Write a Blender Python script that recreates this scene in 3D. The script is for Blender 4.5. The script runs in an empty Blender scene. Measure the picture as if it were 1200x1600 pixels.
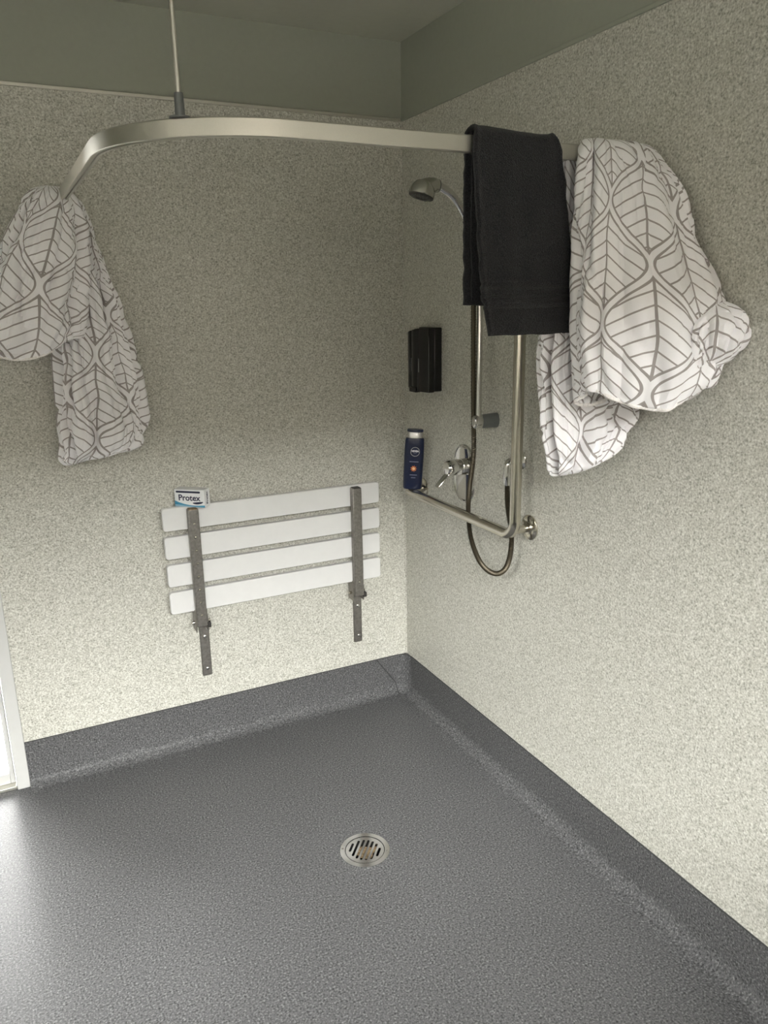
import bpy, bmesh, math, random
from mathutils import Vector, Matrix, noise
random.seed(4)
S = bpy.context.scene
COL = S.collection
PI = math.pi

# ------------------------------------------------------------------ camera
cam = bpy.data.cameras.new('camera'); camo = bpy.data.objects.new('camera', cam); COL.objects.link(camo)
R_ = Vector((0.89535212, -0.44502483, -0.01724749)); U_ = Vector((0.13150376, 0.22717718, 0.96493383)); F_ = Vector((0.42550128, 0.86622366, -0.26192601))
camo.matrix_world = Matrix(((R_.x, U_.x, -F_.x, -1.3681), (R_.y, U_.y, -F_.y, -2.5942), (R_.z, U_.z, -F_.z, 1.5576), (0, 0, 0, 1)))
cam.sensor_fit = 'VERTICAL'; cam.sensor_height = 36.0; cam.lens = 1210.86 * 36 / 1600; cam.clip_start = 0.02
S.camera = camo

# ------------------------------------------------------------------ daylight: an overcast sky that enters by the glazed door and two unseen windows
ROOM_X0, ROOM_Y0, ZC = -2.5, -3.2, 2.4
W = bpy.data.worlds.new('overcast_sky'); S.world = W; W.use_nodes = True
bg = W.node_tree.nodes['Background']; bg.inputs[1].default_value = 1.0
# standard overcast sky: luminance (1 + 2 sin(elevation)) / 3, the same all round
_n = W.node_tree.nodes; _l = W.node_tree.links
_tc = _n.new('ShaderNodeTexCoord'); _sp = _n.new('ShaderNodeSeparateXYZ'); _l.new(_tc.outputs['Generated'], _sp.inputs[0])
_mx = _n.new('ShaderNodeMath'); _mx.operation = 'MAXIMUM'; _l.new(_sp.outputs[2], _mx.inputs[0]); _mx.inputs[1].default_value = 0.0
_ma = _n.new('ShaderNodeMath'); _ma.operation = 'MULTIPLY_ADD'; _l.new(_mx.outputs[0], _ma.inputs[0]); _ma.inputs[1].default_value = 2.0; _ma.inputs[2].default_value = 1.0
_vm = _n.new('ShaderNodeVectorMath'); _vm.operation = 'SCALE'; _vm.inputs[0].default_value = (1.0, 1.0, 0.97); _l.new(_ma.outputs[0], _vm.inputs['Scale'])
_l.new(_vm.outputs[0], bg.inputs[0])
D1 = (-1.80, -1.484, 0.0, 2.05)            # glazed door in the back wall  (x0, x1, z0, z1)
D2 = (-2.40, -0.12, 1.15, 2.12)            # unseen front-wall window behind the camera, set high to light the lower walls
def portal(name, x0, x1, z0, z1, y, toward):
    l = bpy.data.lights.new(name, 'AREA'); l.shape = 'RECTANGLE'; l.size = x1 - x0; l.size_y = z1 - z0
    l.cycles.is_portal = True
    o = bpy.data.objects.new(name, l); COL.objects.link(o)
    o.location = ((x0 + x1) / 2, y, (z0 + z1) / 2); o.rotation_euler = (PI / 2 if toward > 0 else -PI / 2, 0, 0)
    return o
portal('sky_portal', *D1, 0.12, -1)
portal('sky_portal', *D2, ROOM_Y0 - 0.12, 1)
D3 = (-2.35, -1.75, 1.15, 2.12)            # unseen window added in the left wall to light the right wall (y0, y1, z0, z1)
_p = portal('sky_portal', D3[0], D3[1], D3[2], D3[3], 0, 1)
_p.location = (ROOM_X0 - 0.12, (D3[0] + D3[1]) / 2, (D3[2] + D3[3]) / 2); _p.rotation_euler = (PI / 2, 0, -PI / 2)
S.view_settings.view_transform = 'Standard'; S.view_settings.look = 'None'; S.view_settings.gamma = 1.0
S.view_settings.use_curve_mapping = False; S.view_settings.exposure = 4.95
S.cycles.max_bounces = 10; S.cycles.diffuse_bounces = 6; S.cycles.transparent_max_bounces = 12

# ------------------------------------------------------------------ helpers: materials
def principled(name, col, rough=0.5, metal=0.0, spec=0.5, **kw):
    m = bpy.data.materials.new(name); m.use_nodes = True
    b = m.node_tree.nodes['Principled BSDF']
    b.inputs['Base Color'].default_value = (*col, 1); b.inputs['Roughness'].default_value = rough
    b.inputs['Metallic'].default_value = metal; b.inputs['Specular IOR Level'].default_value = spec
    for k, v in kw.items(): b.inputs[k].default_value = v
    return m
def nd(m, t, **kw):
    n = m.node_tree.nodes.new(t)
    for k, v in kw.items(): setattr(n, k, v)
    return n
def lk(m, a, b): m.node_tree.links.new(a, b)
def ramp(m, fac, stops, mode='LINEAR'):
    r = nd(m, 'ShaderNodeValToRGB'); r.color_ramp.interpolation = mode
    els = r.color_ramp.elements
    while len(els) < len(stops): els.new(0.5)
    for e, (p, c) in zip(els, stops): e.position = p; e.color = (*c, 1)
    lk(m, fac, r.inputs[0]); return r.outputs[0]
def mat_speckle(name, stops, scale, rough, spec, bump=0.1, scale2=None, big=0.06):
    m = principled(name, (0.5, 0.5, 0.5), rough, 0, spec)
    b = m.node_tree.nodes['Principled BSDF']
    tc = nd(m, 'ShaderNodeTexCoord')
    n1 = nd(m, 'ShaderNodeTexNoise'); n1.inputs['Scale'].default_value = scale; n1.inputs['Detail'].default_value = 2.0; n1.inputs['Roughness'].default_value = 0.6
    lk(m, tc.outputs['Object'], n1.inputs['Vector'])
    c = ramp(m, n1.outputs[0], stops)
    n2 = nd(m, 'ShaderNodeTexNoise'); n2.inputs['Scale'].default_value = 2.3; n2.inputs['Detail'].default_value = 5.0
    lk(m, tc.outputs['Object'], n2.inputs['Vector'])
    c2 = ramp(m, n2.outputs[0], [(0.3, (1 - big,) * 3), (0.7, (1 + big,) * 3)])
    mx = nd(m, 'ShaderNodeMix', data_type='RGBA', blend_type='MULTIPLY'); mx.inputs[0].default_value = 1
    lk(m, c, mx.inputs[6]); lk(m, c2, mx.inputs[7]); lk(m, mx.outputs[2], b.inputs['Base Color'])
    bp = nd(m, 'ShaderNodeBump'); bp.inputs['Strength'].default_value = bump; bp.inputs['Distance'].default_value = 0.001
    lk(m, n1.outputs[0], bp.inputs['Height']); lk(m, bp.outputs[0], b.inputs['Normal'])
    return m
def mat_grain(name, col, rough, metal, scale, amt, spec=0.5, stretch=(1, 1, 1), bump=0.0):
    m = principled(name, col, rough, metal, spec); b = m.node_tree.nodes['Principled BSDF']
    tc = nd(m, 'ShaderNodeTexCoord'); mp = nd(m, 'ShaderNodeMapping'); mp.inputs['Scale'].default_value = stretch
    lk(m, tc.outputs['Object'], mp.inputs[0])
    n = nd(m, 'ShaderNodeTexNoise'); n.inputs['Scale'].default_value = scale; n.inputs['Detail'].default_value = 3
    lk(m, mp.outputs[0], n.inputs['Vector'])
    c = ramp(m, n.outputs[0], [(0.3, tuple(v * (1 - amt) for v in col)), (0.7, tuple(min(1, v * (1 + amt)) for v in col))])
    lk(m, c, b.inputs['Base Color'])
    if bump:
        bp = nd(m, 'ShaderNodeBump'); bp.inputs['Strength'].default_value = bump; bp.inputs['Distance'].default_value = 0.002
        lk(m, n.outputs[0], bp.inputs['Height']); lk(m, bp.outputs[0], b.inputs['Normal'])
    return m

M = {}
M['wall'] = mat_speckle('speckled_wall_vinyl', [(0.28, (0.235, 0.232, 0.195)), (0.44, (0.475, 0.467, 0.412)), (0.56, (0.57, 0.563, 0.505)), (0.74, (0.79, 0.785, 0.73))], 215, 0.42, 0.35, 0.05, big=0.03)
M['floor'] = mat_speckle('speckled_floor_vinyl', [(0.29, (0.032, 0.032, 0.033)), (0.45, (0.088, 0.088, 0.090)), (0.57, (0.116, 0.116, 0.118)), (0.73, (0.235, 0.235, 0.238))], 200, 0.30, 0.045, 0.03, big=0.06)
M['paint'] = mat_grain('wall_paint', (0.34, 0.355, 0.295), 0.6, 0, 60, 0.02)
M['ceiling'] = mat_grain('ceiling_paint', (0.52, 0.52, 0.445), 0.7, 0, 40, 0.02)
M['alu'] = mat_grain('satin_aluminium', (0.62, 0.61, 0.55), 0.42, 1.0, 400, 0.02, stretch=(1, 1, 1))
M['chrome'] = mat_grain('polished_chrome', (0.72, 0.71, 0.69), 0.10, 1.0, 30, 0.03)
M['satin'] = mat_grain('satin_chrome', (0.58, 0.57, 0.53), 0.22, 1.0, 60, 0.04)
M['steel'] = mat_grain('stainless_steel', (0.60, 0.57, 0.50), 0.17, 1.0, 60, 0.04)
M['dullsteel'] = mat_grain('dull_steel', (0.27, 0.255, 0.235), 0.42, 0.85, 120, 0.18)
M['hose'] = mat_grain('bronze_metal_hose', (0.085, 0.072, 0.05), 0.4, 0.7, 200, 0.15)
M['black'] = mat_grain('black_gloss_plastic', (0.006, 0.006, 0.007), 0.12, 0, 90, 0.1, 0.5)
M['rubber'] = mat_grain('dark_rubber', (0.03, 0.028, 0.025), 0.6, 0, 90, 0.2)
M['greyplastic'] = mat_grain('grey_plastic', (0.16, 0.17, 0.17), 0.35, 0.3, 90, 0.05)
M['slat'] = mat_grain('white_slat_plastic', (0.74, 0.74, 0.73), 0.4, 0, 30, 0.015)
M['white'] = mat_grain('white_frame_paint', (0.53, 0.53, 0.515), 0.4, 0, 30, 0.015)
M['seam'] = mat_grain('dark_seam', (0.045, 0.045, 0.045), 0.7, 0, 100, 0.2)
M['bottle'] = mat_grain('navy_plastic', (0.005, 0.011, 0.040), 0.28, 0, 90, 0.1)
M['silver'] = mat_grain('silver_plastic', (0.55, 0.54, 0.52), 0.36, 0.6, 90, 0.05)
M['printwhite'] = principled('white_print', (0.85, 0.85, 0.88), 0.5)
M['printgrey'] = principled('grey_blue_print', (0.16, 0.17, 0.24), 0.5)
M['printorange'] = principled('orange_print', (0.72, 0.20, 0.05), 0.5)
M['printyellow'] = principled('yellow_print', (0.85, 0.55, 0.28), 0.5)
M['printnavy'] = principled('navy_print', (0.012, 0.016, 0.05), 0.5)
M['printteal'] = principled('teal_print', (0.06, 0.30, 0.48), 0.4)
M['printpale'] = principled('pale_blue_print', (0.35, 0.55, 0.68), 0.4)
M['card'] = mat_grain('white_card', (0.82, 0.83, 0.84), 0.4, 0, 60, 0.02)
M['rust'] = mat_grain('rust_scum', (0.30, 0.22, 0.13), 0.8, 0, 120, 0.5)
M['dark'] = mat_grain('dark_pit', (0.012, 0.011, 0.010), 0.8, 0, 60, 0.3)
M['blocker'] = mat_grain('sky_blocker_render', (0.07, 0.06, 0.05), 0.9, 0, 4, 0.15)  # dark surface of the outside walls added to block low sky
M['paving'] = mat_grain('pale_paving', (0.42, 0.41, 0.40), 0.8, 0, 20, 0.1)
M['ground'] = mat_grain('wet_asphalt', (0.07, 0.07, 0.067), 0.9, 0, 3, 0.08)

def towel_mat():
    m = principled('charcoal_terry', (0.020, 0.021, 0.024), 1.0, 0, 0.1)
    b = m.node_tree.nodes['Principled BSDF']; b.inputs['Sheen Weight'].default_value = 0.10; b.inputs['Sheen Roughness'].default_value = 0.6
    tc = nd(m, 'ShaderNodeTexCoord'); n = nd(m, 'ShaderNodeTexNoise'); n.inputs['Scale'].default_value = 420; n.inputs['Detail'].default_value = 2
    lk(m, tc.outputs['Object'], n.inputs['Vector'])
    c = ramp(m, n.outputs[0], [(0.3, (0.010, 0.0105, 0.012)), (0.7, (0.036, 0.037, 0.041))]); lk(m, c, b.inputs['Base Color'])
    bp = nd(m, 'ShaderNodeBump'); bp.inputs['Strength'].default_value = 0.9; bp.inputs['Distance'].default_value = 0.003
    lk(m, n.outputs[0], bp.inputs['Height']); lk(m, bp.outputs[0], b.inputs['Normal'])
    return m
M['towel'] = towel_mat()

def curtain_mat():
    """white polyester printed with taupe pointed leaves: outline pairs, midrib and slanting veins"""
    m = bpy.data.materials.new('leaf_print_polyester'); m.use_nodes = True
    nt = m.node_tree; b = nt.nodes['Principled BSDF']
    def val(x):
        return x
    def op(o, a, c=None, d=None):
        n = nd(m, 'ShaderNodeMath', operation=o)
        for i, x in enumerate((a, c, d)):
            if x is None: continue
            if isinstance(x, (int, float)): n.inputs[i].default_value = x
            else: lk(m, x, n.inputs[i])
        return n.outputs[0]
    uv = nd(m, 'ShaderNodeUVMap'); uv.uv_map = 'cloth'
    sp = nd(m, 'ShaderNodeSeparateXYZ'); lk(m, uv.outputs[0], sp.inputs[0])
    u, v = sp.outputs[0], sp.outputs[1]
    Wd, H, g, t = 0.150, 0.255, 0.0062, 0.0019
    xm = op('PINGPONG', u, Wd / 2)                                   # 0 .. W/2
    ang = op('MULTIPLY', v, 2 * PI / H)
    co = op('COSINE', ang); si = op('SINE', ang)
    bound = op('MULTIPLY_ADD', co, Wd / 4, Wd / 4)
    slope = op('MULTIPLY', si, Wd / 4 * 2 * PI / H)
    nrm = op('SQRT', op('MULTIPLY_ADD', slope, slope, 1.0))
    d = op('DIVIDE', op('SUBTRACT', xm, bound), nrm)
    ad = op('ABSOLUTE', d)
    inside1 = op('LESS_THAN', d, 0.0)
    outline = op('LESS_THAN', op('ABSOLUTE', op('SUBTRACT', ad, g)), t)
    X = op('ADD', op('MULTIPLY', xm, inside1), op('MULTIPLY', op('SUBTRACT', Wd / 2, xm), op('SUBTRACT', 1.0, inside1)))
    rib = op('LESS_THAN', X, t)
    pv = 0.030
    ph = op('MODULO', op('ADD', op('MULTIPLY_ADD', X, 0.85, v), 50.0), pv)
    vein = op('LESS_THAN', op('ABSOLUTE', op('SUBTRACT', ph, pv / 2)), t * 1.05)
    within = op('GREATER_THAN', ad, g)
    mask = op('MAXIMUM', outline, op('MULTIPLY', within, op('MAXIMUM', rib, vein)))
    mx = nd(m, 'ShaderNodeMix', data_type='RGBA'); lk(m, mask, mx.inputs[0])
    mx.inputs[6].default_value = (0.95, 0.94, 0.955, 1); mx.inputs[7].default_value = (0.38, 0.35, 0.34, 1)
    lk(m, mx.outputs[2], b.inputs['Base Color']); b.inputs['Roughness'].default_value = 0.75; b.inputs['Specular IOR Level'].default_value = 0.3
    n = nd(m, 'ShaderNodeTexNoise'); n.inputs['Scale'].default_value = 34; n.inputs['Detail'].default_value = 3
    tc = nd(m, 'ShaderNodeTexCoord'); lk(m, tc.outputs['Object'], n.inputs['Vector'])
    bp = nd(m, 'ShaderNodeBump'); bp.inputs['Strength'].default_value = 0.35; bp.inputs['Distance'].default_value = 0.006
    lk(m, n.outputs[0], bp.inputs['Height']); lk(m, bp.outputs[0], b.inputs['Normal'])
    tr = nd(m, 'ShaderNodeBsdfTranslucent'); lk(m, mx.outputs[2], tr.inputs[0])
    ms = nd(m, 'ShaderNodeMixShader'); ms.inputs[0].default_value = 0.06
    lk(m, b.outputs[0], ms.inputs[1]); lk(m, tr.outputs[0], ms.inputs[2]); lk(m, ms.outputs[0], nt.nodes['Material Output'].inputs[0])
    return m
M['curtain'] = curtain_mat()
M['hem'] = mat_grain('white_polyester_hem', (0.86, 0.83, 0.81), 0.8, 0, 300, 0.12)

def glass_mat():
    m = bpy.data.materials.new('window_glass'); m.use_nodes = True; nt = m.node_tree
    for n in list(nt.nodes):
        if n.type == 'BSDF_PRINCIPLED': nt.nodes.remove(n)
    tr = nd(m, 'ShaderNodeBsdfTransparent'); gl = nd(m, 'ShaderNodeBsdfGlossy'); gl.inputs['Roughness'].default_value = 0.02
    fr = nd(m, 'ShaderNodeFresnel'); fr.inputs[0].default_value = 1.45
    ms = nd(m, 'ShaderNodeMixShader'); lk(m, fr.outputs[0], ms.inputs[0]); lk(m, tr.outputs[0], ms.inputs[1]); lk(m, gl.outputs[0], ms.inputs[2])
    lk(m, ms.outputs[0], nt.nodes['Material Output'].inputs[0]); return m
M['glass'] = glass_mat()

# ------------------------------------------------------------------ helpers: meshes and objects
def obj(name, bm, mat, parent=None, smooth=True, bevel=0.0, segs=2, loc=None):
    bmesh.ops.recalc_face_normals(bm, faces=bm.faces)
    me = bpy.data.meshes.new(name); bm.to_mesh(me); bm.free()
    return link_mesh(name, me, mat, parent, smooth, bevel, segs, loc)
def link_mesh(name, me, mat, parent=None, smooth=True, bevel=0.0, segs=2, loc=None):
    o = bpy.data.objects.new(name, me); COL.objects.link(o)
    if not me.materials: me.materials.append(M[mat])
    if smooth and len(me.polygons):
        me.polygons.foreach_set('use_smooth', [True] * len(me.polygons))
        me.set_sharp_from_angle(angle=math.radians(42))
    if bevel:
        b = o.modifiers.new('bevel', 'BEVEL'); b.width = bevel; b.segments = segs; b.limit_method = 'ANGLE'; b.harden_normals = False
    if parent is not None: o.parent = parent
    if loc is not None: o.location = loc
    return o
def empty(name, loc=(0, 0, 0), rz=0.0):
    o = bpy.data.objects.new(name, None); COL.objects.link(o); o.location = loc; o.rotation_euler = (0, 0, rz); o.empty_display_size = 0.05; return o
def tag(o, label=None, cat=None, group=None, kind=None):
    if label: o['label'] = label
    if cat: o['category'] = cat
    if group: o['group'] = group
    if kind: o['kind'] = kind
    return o
def box(bm, x0, x1, y0, y1, z0, z1):
    v = [bm.verts.new(p) for p in ((x0, y0, z0), (x1, y0, z0), (x1, y1, z0), (x0, y1, z0), (x0, y0, z1), (x1, y0, z1), (x1, y1, z1), (x0, y1, z1))]
    for f in ((0, 3, 2, 1), (4, 5, 6, 7), (0, 1, 5, 4), (1, 2, 6, 5), (2, 3, 7, 6), (3, 0, 4, 7)): bm.faces.new([v[i] for i in f])
    return bm
def bx(*a): return box(bmesh.new(), *a)
def rings_to_mesh(bm, rings, close=True, cap0=True, cap1=True):
    vs = [[bm.verts.new(p) for p in r] for r in rings]
    n = len(vs[0])
    for a, b in zip(vs, vs[1:]):
        for i in range(n if close else n - 1):
            j = (i + 1) % n
            bm.faces.new((a[i], a[j], b[j], b[i]))
    if cap0: bm.faces.new(vs[0][::-1])
    if cap1: bm.faces.new(vs[-1])
    return bm
def fillet(pts, rad, n=8):
    P = [Vector(p) for p in pts]; out = [P[0]]
    for i in range(1, len(P) - 1):
        a = (P[i - 1] - P[i]); c = (P[i + 1] - P[i]); la, lc = a.length, c.length; a.normalize(); c.normalize()
        ang = a.angle(c); d = min(rad / math.tan(ang / 2), la * 0.49, lc * 0.49); r = d * math.tan(ang / 2)
        bis = (a + c).normalized(); ctr = P[i] + bis * (r / math.sin(ang / 2))
        s = P[i] + a * d - ctr; e = P[i] + c * d - ctr; tot = s.angle(e); ax = s.cross(e).normalized()
        for k in range(n + 1): out.append(ctr + Matrix.Rotation(tot * k / n, 3, ax) @ s)
    out.append(P[-1]); return out
def smooth_path(pts, n=12):
    P = [Vector(p) for p in pts]; P = [P[0] * 2 - P[1]] + P + [P[-1] * 2 - P[-2]]; out = []
    for i in range(1, len(P) - 2):
        for k in range(n):
            t = k / n
            out.append(0.5 * ((2 * P[i]) + (P[i + 1] - P[i - 1]) * t + (2 * P[i - 1] - 5 * P[i] + 4 * P[i + 1] - P[i + 2]) * t * t + (3 * P[i] - P[i - 1] - 3 * P[i + 1] + P[i + 2]) * t ** 3))
    out.append(P[-2]); return out
def tube(bm, pts, rad, n=20, cap=True):
    P = [Vector(p) for p in pts]; m = len(P)
    rads = rad if isinstance(rad, (list, tuple)) else [rad] * m
    T = [(P[min(i + 1, m - 1)] - P[max(i - 1, 0)]).normalized() for i in range(m)]
    up = Vector((0, 0, 1)) if abs(T[0].z) < 0.9 else Vector((1, 0, 0))
    N = (up - T[0] * up.dot(T[0])).normalized(); rings = []
    for i in range(m):
        if i:
            q = T[i - 1].rotation_difference(T[i]); N = q @ N; N = (N - T[i] * N.dot(T[i])).normalized()
        Bn = T[i].cross(N)
        rings.append([P[i] + (N * math.cos(2 * PI * k / n) + Bn * math.sin(2 * PI * k / n)) * rads[i] for k in range(n)])
    return rings_to_mesh(bm, rings, True, cap, cap)
def lathe(bm, prof, origin, axis, n=28):
    """prof: list of (radius, distance along axis)"""
    A = Vector(axis).normalized(); up = Vector((0, 0, 1)) if abs(A.z) < 0.9 else Vector((1, 0, 0))
    N = (up - A * up.dot(A)).normalized(); Bn = A.cross(N); O = Vector(origin)
    rings = [[O + A * d + (N * math.cos(2 * PI * k / n) + Bn * math.sin(2 * PI * k / n)) * max(r, 1e-5) for k in range(n)] for r, d in prof]
    return rings_to_mesh(bm, rings)
def curve_fill(name, loops, extrude=0.0):
    """filled 2D mesh from closed loops (inner loops become holes)"""
    cu = bpy.data.curves.new(name, 'CURVE'); cu.dimensions = '2D'; cu.fill_mode = 'BOTH'; cu.extrude = extrude
    for lp in loops:
        s = cu.splines.new('POLY'); s.points.add(len(lp) - 1); s.use_cyclic_u = True
        for p, q in zip(s.points, lp): p.co = (q[0], q[1], 0, 1)
    return curve_to_mesh(name, cu)
def curve_to_mesh(name, cu):
    o = bpy.data.objects.new(name, cu); COL.objects.link(o)
    dg = bpy.context.evaluated_depsgraph_get(); dg.update()
    me = bpy.data.meshes.new_from_object(o.evaluated_get(dg)); me.name = name
    me.materials.clear(); bpy.data.objects.remove(o); bpy.data.curves.remove(cu)
    return me
def text_mesh(name, s, size, bold=0.0):
    cu = bpy.data.curves.new(name, 'FONT'); cu.body = s; cu.size = size; cu.align_x = 'CENTER'; cu.align_y = 'CENTER'; cu.extrude = 0.0002; cu.offset = bold; cu.resolution_u = 4
    return curve_to_mesh(name, cu)
def circle(cx, cy, r, n=48, a0=0): return [(cx + r * math.cos(a0 + 2 * PI * k / n), cy + r * math.sin(a0 + 2 * PI * k / n)) for k in range(n)]

# ------------------------------------------------------------------ the room
ZV, ZCOVE, XV = 2.157, 0.162, -1.444
DR = Vector((-0.579, -0.82, 0))
def struct(o): o['kind'] = 'structure'; return o
fm = curve_fill('floor', [[(ROOM_X0, ROOM_Y0), (0, ROOM_Y0), (0, 0.02), (ROOM_X0, 0.02)], circle(DR.x, DR.y, 0.064)])
struct(link_mesh('floor', fm, 'floor', smooth=False))
struct(obj('ceiling', bx(ROOM_X0 - 0.1, 0.1, ROOM_Y0 - 0.1, 0.1, ZC, ZC + 0.08), 'ceiling', smooth=False))
def wall_with_hole(name, x0, x1, y0, y1, d):
    bm = bmesh.new()
    if d[0] > x0: box(bm, x0, d[0], y0, y1, -0.1, ZC)
    box(bm, d[1], x1, y0, y1, -0.1, ZC); box(bm, d[0], d[1], y0, y1, d[3], ZC)
    if d[2] > 0: box(bm, d[0], d[1], y0, y1, -0.1, d[2])
    return struct(obj(name, bm, 'paint', smooth=False))
wb = wall_with_hole('wall_back', ROOM_X0 - 0.1, 0.1, 0.0, 0.1, (D1[0] - 0.04, D1[1] + 0.02, 0, D1[3] + 0.04))
wr = struct(obj('wall_right', bx(0, 0.1, ROOM_Y0 - 0.1, 0.0, -0.1, ZC), 'paint', smooth=False))
wf = wall_with_hole('wall_front', ROOM_X0 - 0.1, 0.0, ROOM_Y0 - 0.1, ROOM_Y0, D2)
bm = bmesh.new(); X0, X1 = ROOM_X0 - 0.1, ROOM_X0
box(bm, X0, X1, ROOM_Y0, D3[0], -0.1, ZC); box(bm, X0, X1, D3[1], 0, -0.1, ZC); box(bm, X0, X1, D3[0], D3[1], -0.1, D3[2]); box(bm, X0, X1, D3[0], D3[1], D3[3], ZC)
wl = struct(obj('wall_left', bm, 'paint', smooth=False))
LT = 0.003
obj('vinyl_lining', bx(XV, 0, -LT, 0.0005, 0.0, ZV), 'wall', wb, smooth=False)
obj('vinyl_lining', bx(-LT, 0.0005, ROOM_Y0, -LT, 0.0, ZV), 'wall', wr, smooth=False)
bm = bmesh.new(); X0, X1 = ROOM_X0 - 0.0005, ROOM_X0 + LT
box(bm, X0, X1, ROOM_Y0, D3[0] - 0.05, 0, ZV); box(bm, X0, X1, D3[1] + 0.05, 0, 0, ZV); box(bm, X0, X1, D3[0] - 0.05, D3[1] + 0.05, 0, D3[2] - 0.05)
obj('vinyl_lining', bm, 'wall', wl, smooth=False)
bm = bmesh.new(); box(bm, ROOM_X0, D2[0] - 0.05, ROOM_Y0 - 0.0005, ROOM_Y0 + LT, 0, ZV); box(bm, D2[1] + 0.05, 0, ROOM_Y0 - 0.0005, ROOM_Y0 + LT, 0, ZV); box(bm, D2[0] - 0.05, D2[1] + 0.05, ROOM_Y0 - 0.0005, ROOM_Y0 + LT, 0, D2[2] - 0.05)
obj('vinyl_lining', bm, 'wall', wf, smooth=False)
struct(obj('trim_1', bx(XV - 0.3, -0.004, -0.008, -0.0002, ZV - 0.004, ZV + 0.006), 'alu', bevel=0.0015))
struct(obj('trim_2', bx(-0.008, -0.0002, ROOM_Y0, -0.004, ZV - 0.004, ZV + 0.006), 'paint', bevel=0.0015))

# coved vinyl skirting: rounded inside corner, fillet into the floor
T0, RC, RF = 0.0055, 0.055, 0.040
prof = [(0.0, ZCOVE), (T0, ZCOVE), (T0, 0.09)] + [(T0 + RF - RF * math.cos(a), 0.0012 + RF - RF * math.sin(a)) for a in [PI / 2 * k / 8 for k in range(9)]] + [(T0 + RF + 0.03, 0.0006)]
def cove_pt(s, n, h):
    """s<0 along the back wall from the arc, 0..1 the arc, >1 along the right wall"""
    if s <= 0: return Vector((-RC + s, -n, h))
    if s < 1:
        a = PI / 2 * (1 - s); r = max(RC - n, 0.004); return Vector((-RC + r * math.cos(a), -RC + r * math.sin(a), h))
    return Vector((-n, -RC - (s - 1), h))
def cut(h): return -0.115 * max(0, min(1, h / ZCOVE)) + 0.028
def corner_clip(p):   # the arc never passes the mitre of the fillet
    return p
bm = bmesh.new(); rings = []
for k in range(13): rings.append([cove_pt((XV + RC) * (1 - k / 12) + min(0, cut(h)) * (k / 12), n, h) for n, h in prof])
rings_to_mesh(bm, rings, False, False, False); b1 = struct(obj('baseboard_back', bm, 'floor'))
bm = bmesh.new(); rings = [[cove_pt(min(0, cut(h)), n, h) for n, h in prof]]
for k in range(0, 9): rings.append([cove_pt(k / 8, n, h) for n, h in prof])
for k in range(1, 16): rings.append([cove_pt(1 + (-ROOM_Y0 - RC) * k / 15, n, h) for n, h in prof])
rings_to_mesh(bm, rings, False, False, False)
cv = bm.verts.new((0, 0, ZCOVE)); arcv = [bm.verts.new(cove_pt(k / 8, 0, ZCOVE)) for k in range(9)]
for a, b in zip(arcv, arcv[1:]): bm.faces.new((cv, a, b))
b2 = struct(obj('baseboard_right', bm, 'floor'))
bm = bmesh.new(); tube(bm, [cove_pt(min(0, cut(h)), n + 0.0002, h) for n, h in prof[1:-2]], 0.0019, 6); obj('weld_seam', bm, 'seam', b1)
bm = bmesh.new(); rings = []
for s in [(XV + RC) * (1 - k / 8) for k in range(9)] + [k / 8 for k in range(1, 9)] + [1 + (-ROOM_Y0 - RC) * k / 8 for k in range(1, 9)]:
    rings.append([cove_pt(s, n, h) for n, h in ((T0 - 0.003, ZCOVE - 0.0005), (T0 + 0.0007, ZCOVE - 0.0005), (T0 + 0.0007, ZCOVE + 0.0018), (T0 - 0.003, ZCOVE + 0.0018))])
rings_to_mesh(bm, rings); obj('edge_seam', bm, 'seam', b2)
bm = bmesh.new(); tube(bm, [(-0.004, -0.004, ZCOVE), (-0.004, -0.004, ZV)], 0.0035, 8); struct(obj('trim_3', bm, 'wall'))

# glazed sliding door in the back wall
d1 = struct(empty('door_1', (D1[0], 0, 0)))
def dpart(name, mat, x0, x1, y0, y1, z0, z1, par=None, bev=0.002):
    return obj(name, bx(x0 - D1[0], x1 - D1[0], y0, y1, z0, z1), mat, par or d1, bevel=bev)
dpart('jamb', 'white', D1[1], XV, -0.012, 0.07, 0.0, D1[3] + 0.04)
dpart('jamb', 'white', D1[0] - 0.04, D1[0], -0.012, 0.07, 0.0, D1[3] + 0.04)
dpart('door_head', 'white', D1[0], D1[1], -0.012, 0.07, D1[3], D1[3] + 0.04)
dpart('sill_track', 'alu', D1[0], D1[1], -0.006, 0.08, 0.0, 0.012)
dpart('stile', 'white', D1[1] - 0.018, D1[1] - 0.003, 0.02, 0.05, 0.012, D1[3])
dpart('stile', 'white', D1[0] + 0.003, D1[0] + 0.05, 0.02, 0.05, 0.012, D1[3])
dpart('bottom_rail', 'white', D1[0] + 0.05, D1[1] - 0.018, 0.02, 0.05, 0.012, 0.05)
dpart('top_rail', 'white', D1[0] + 0.05, D1[1] - 0.018, 0.02, 0.05, D1[3] - 0.06, D1[3])
dpart('pane', 'glass', D1[0] + 0.045, D1[1] - 0.015, 0.033, 0.037, 0.045, D1[3] - 0.055, bev=0)
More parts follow.
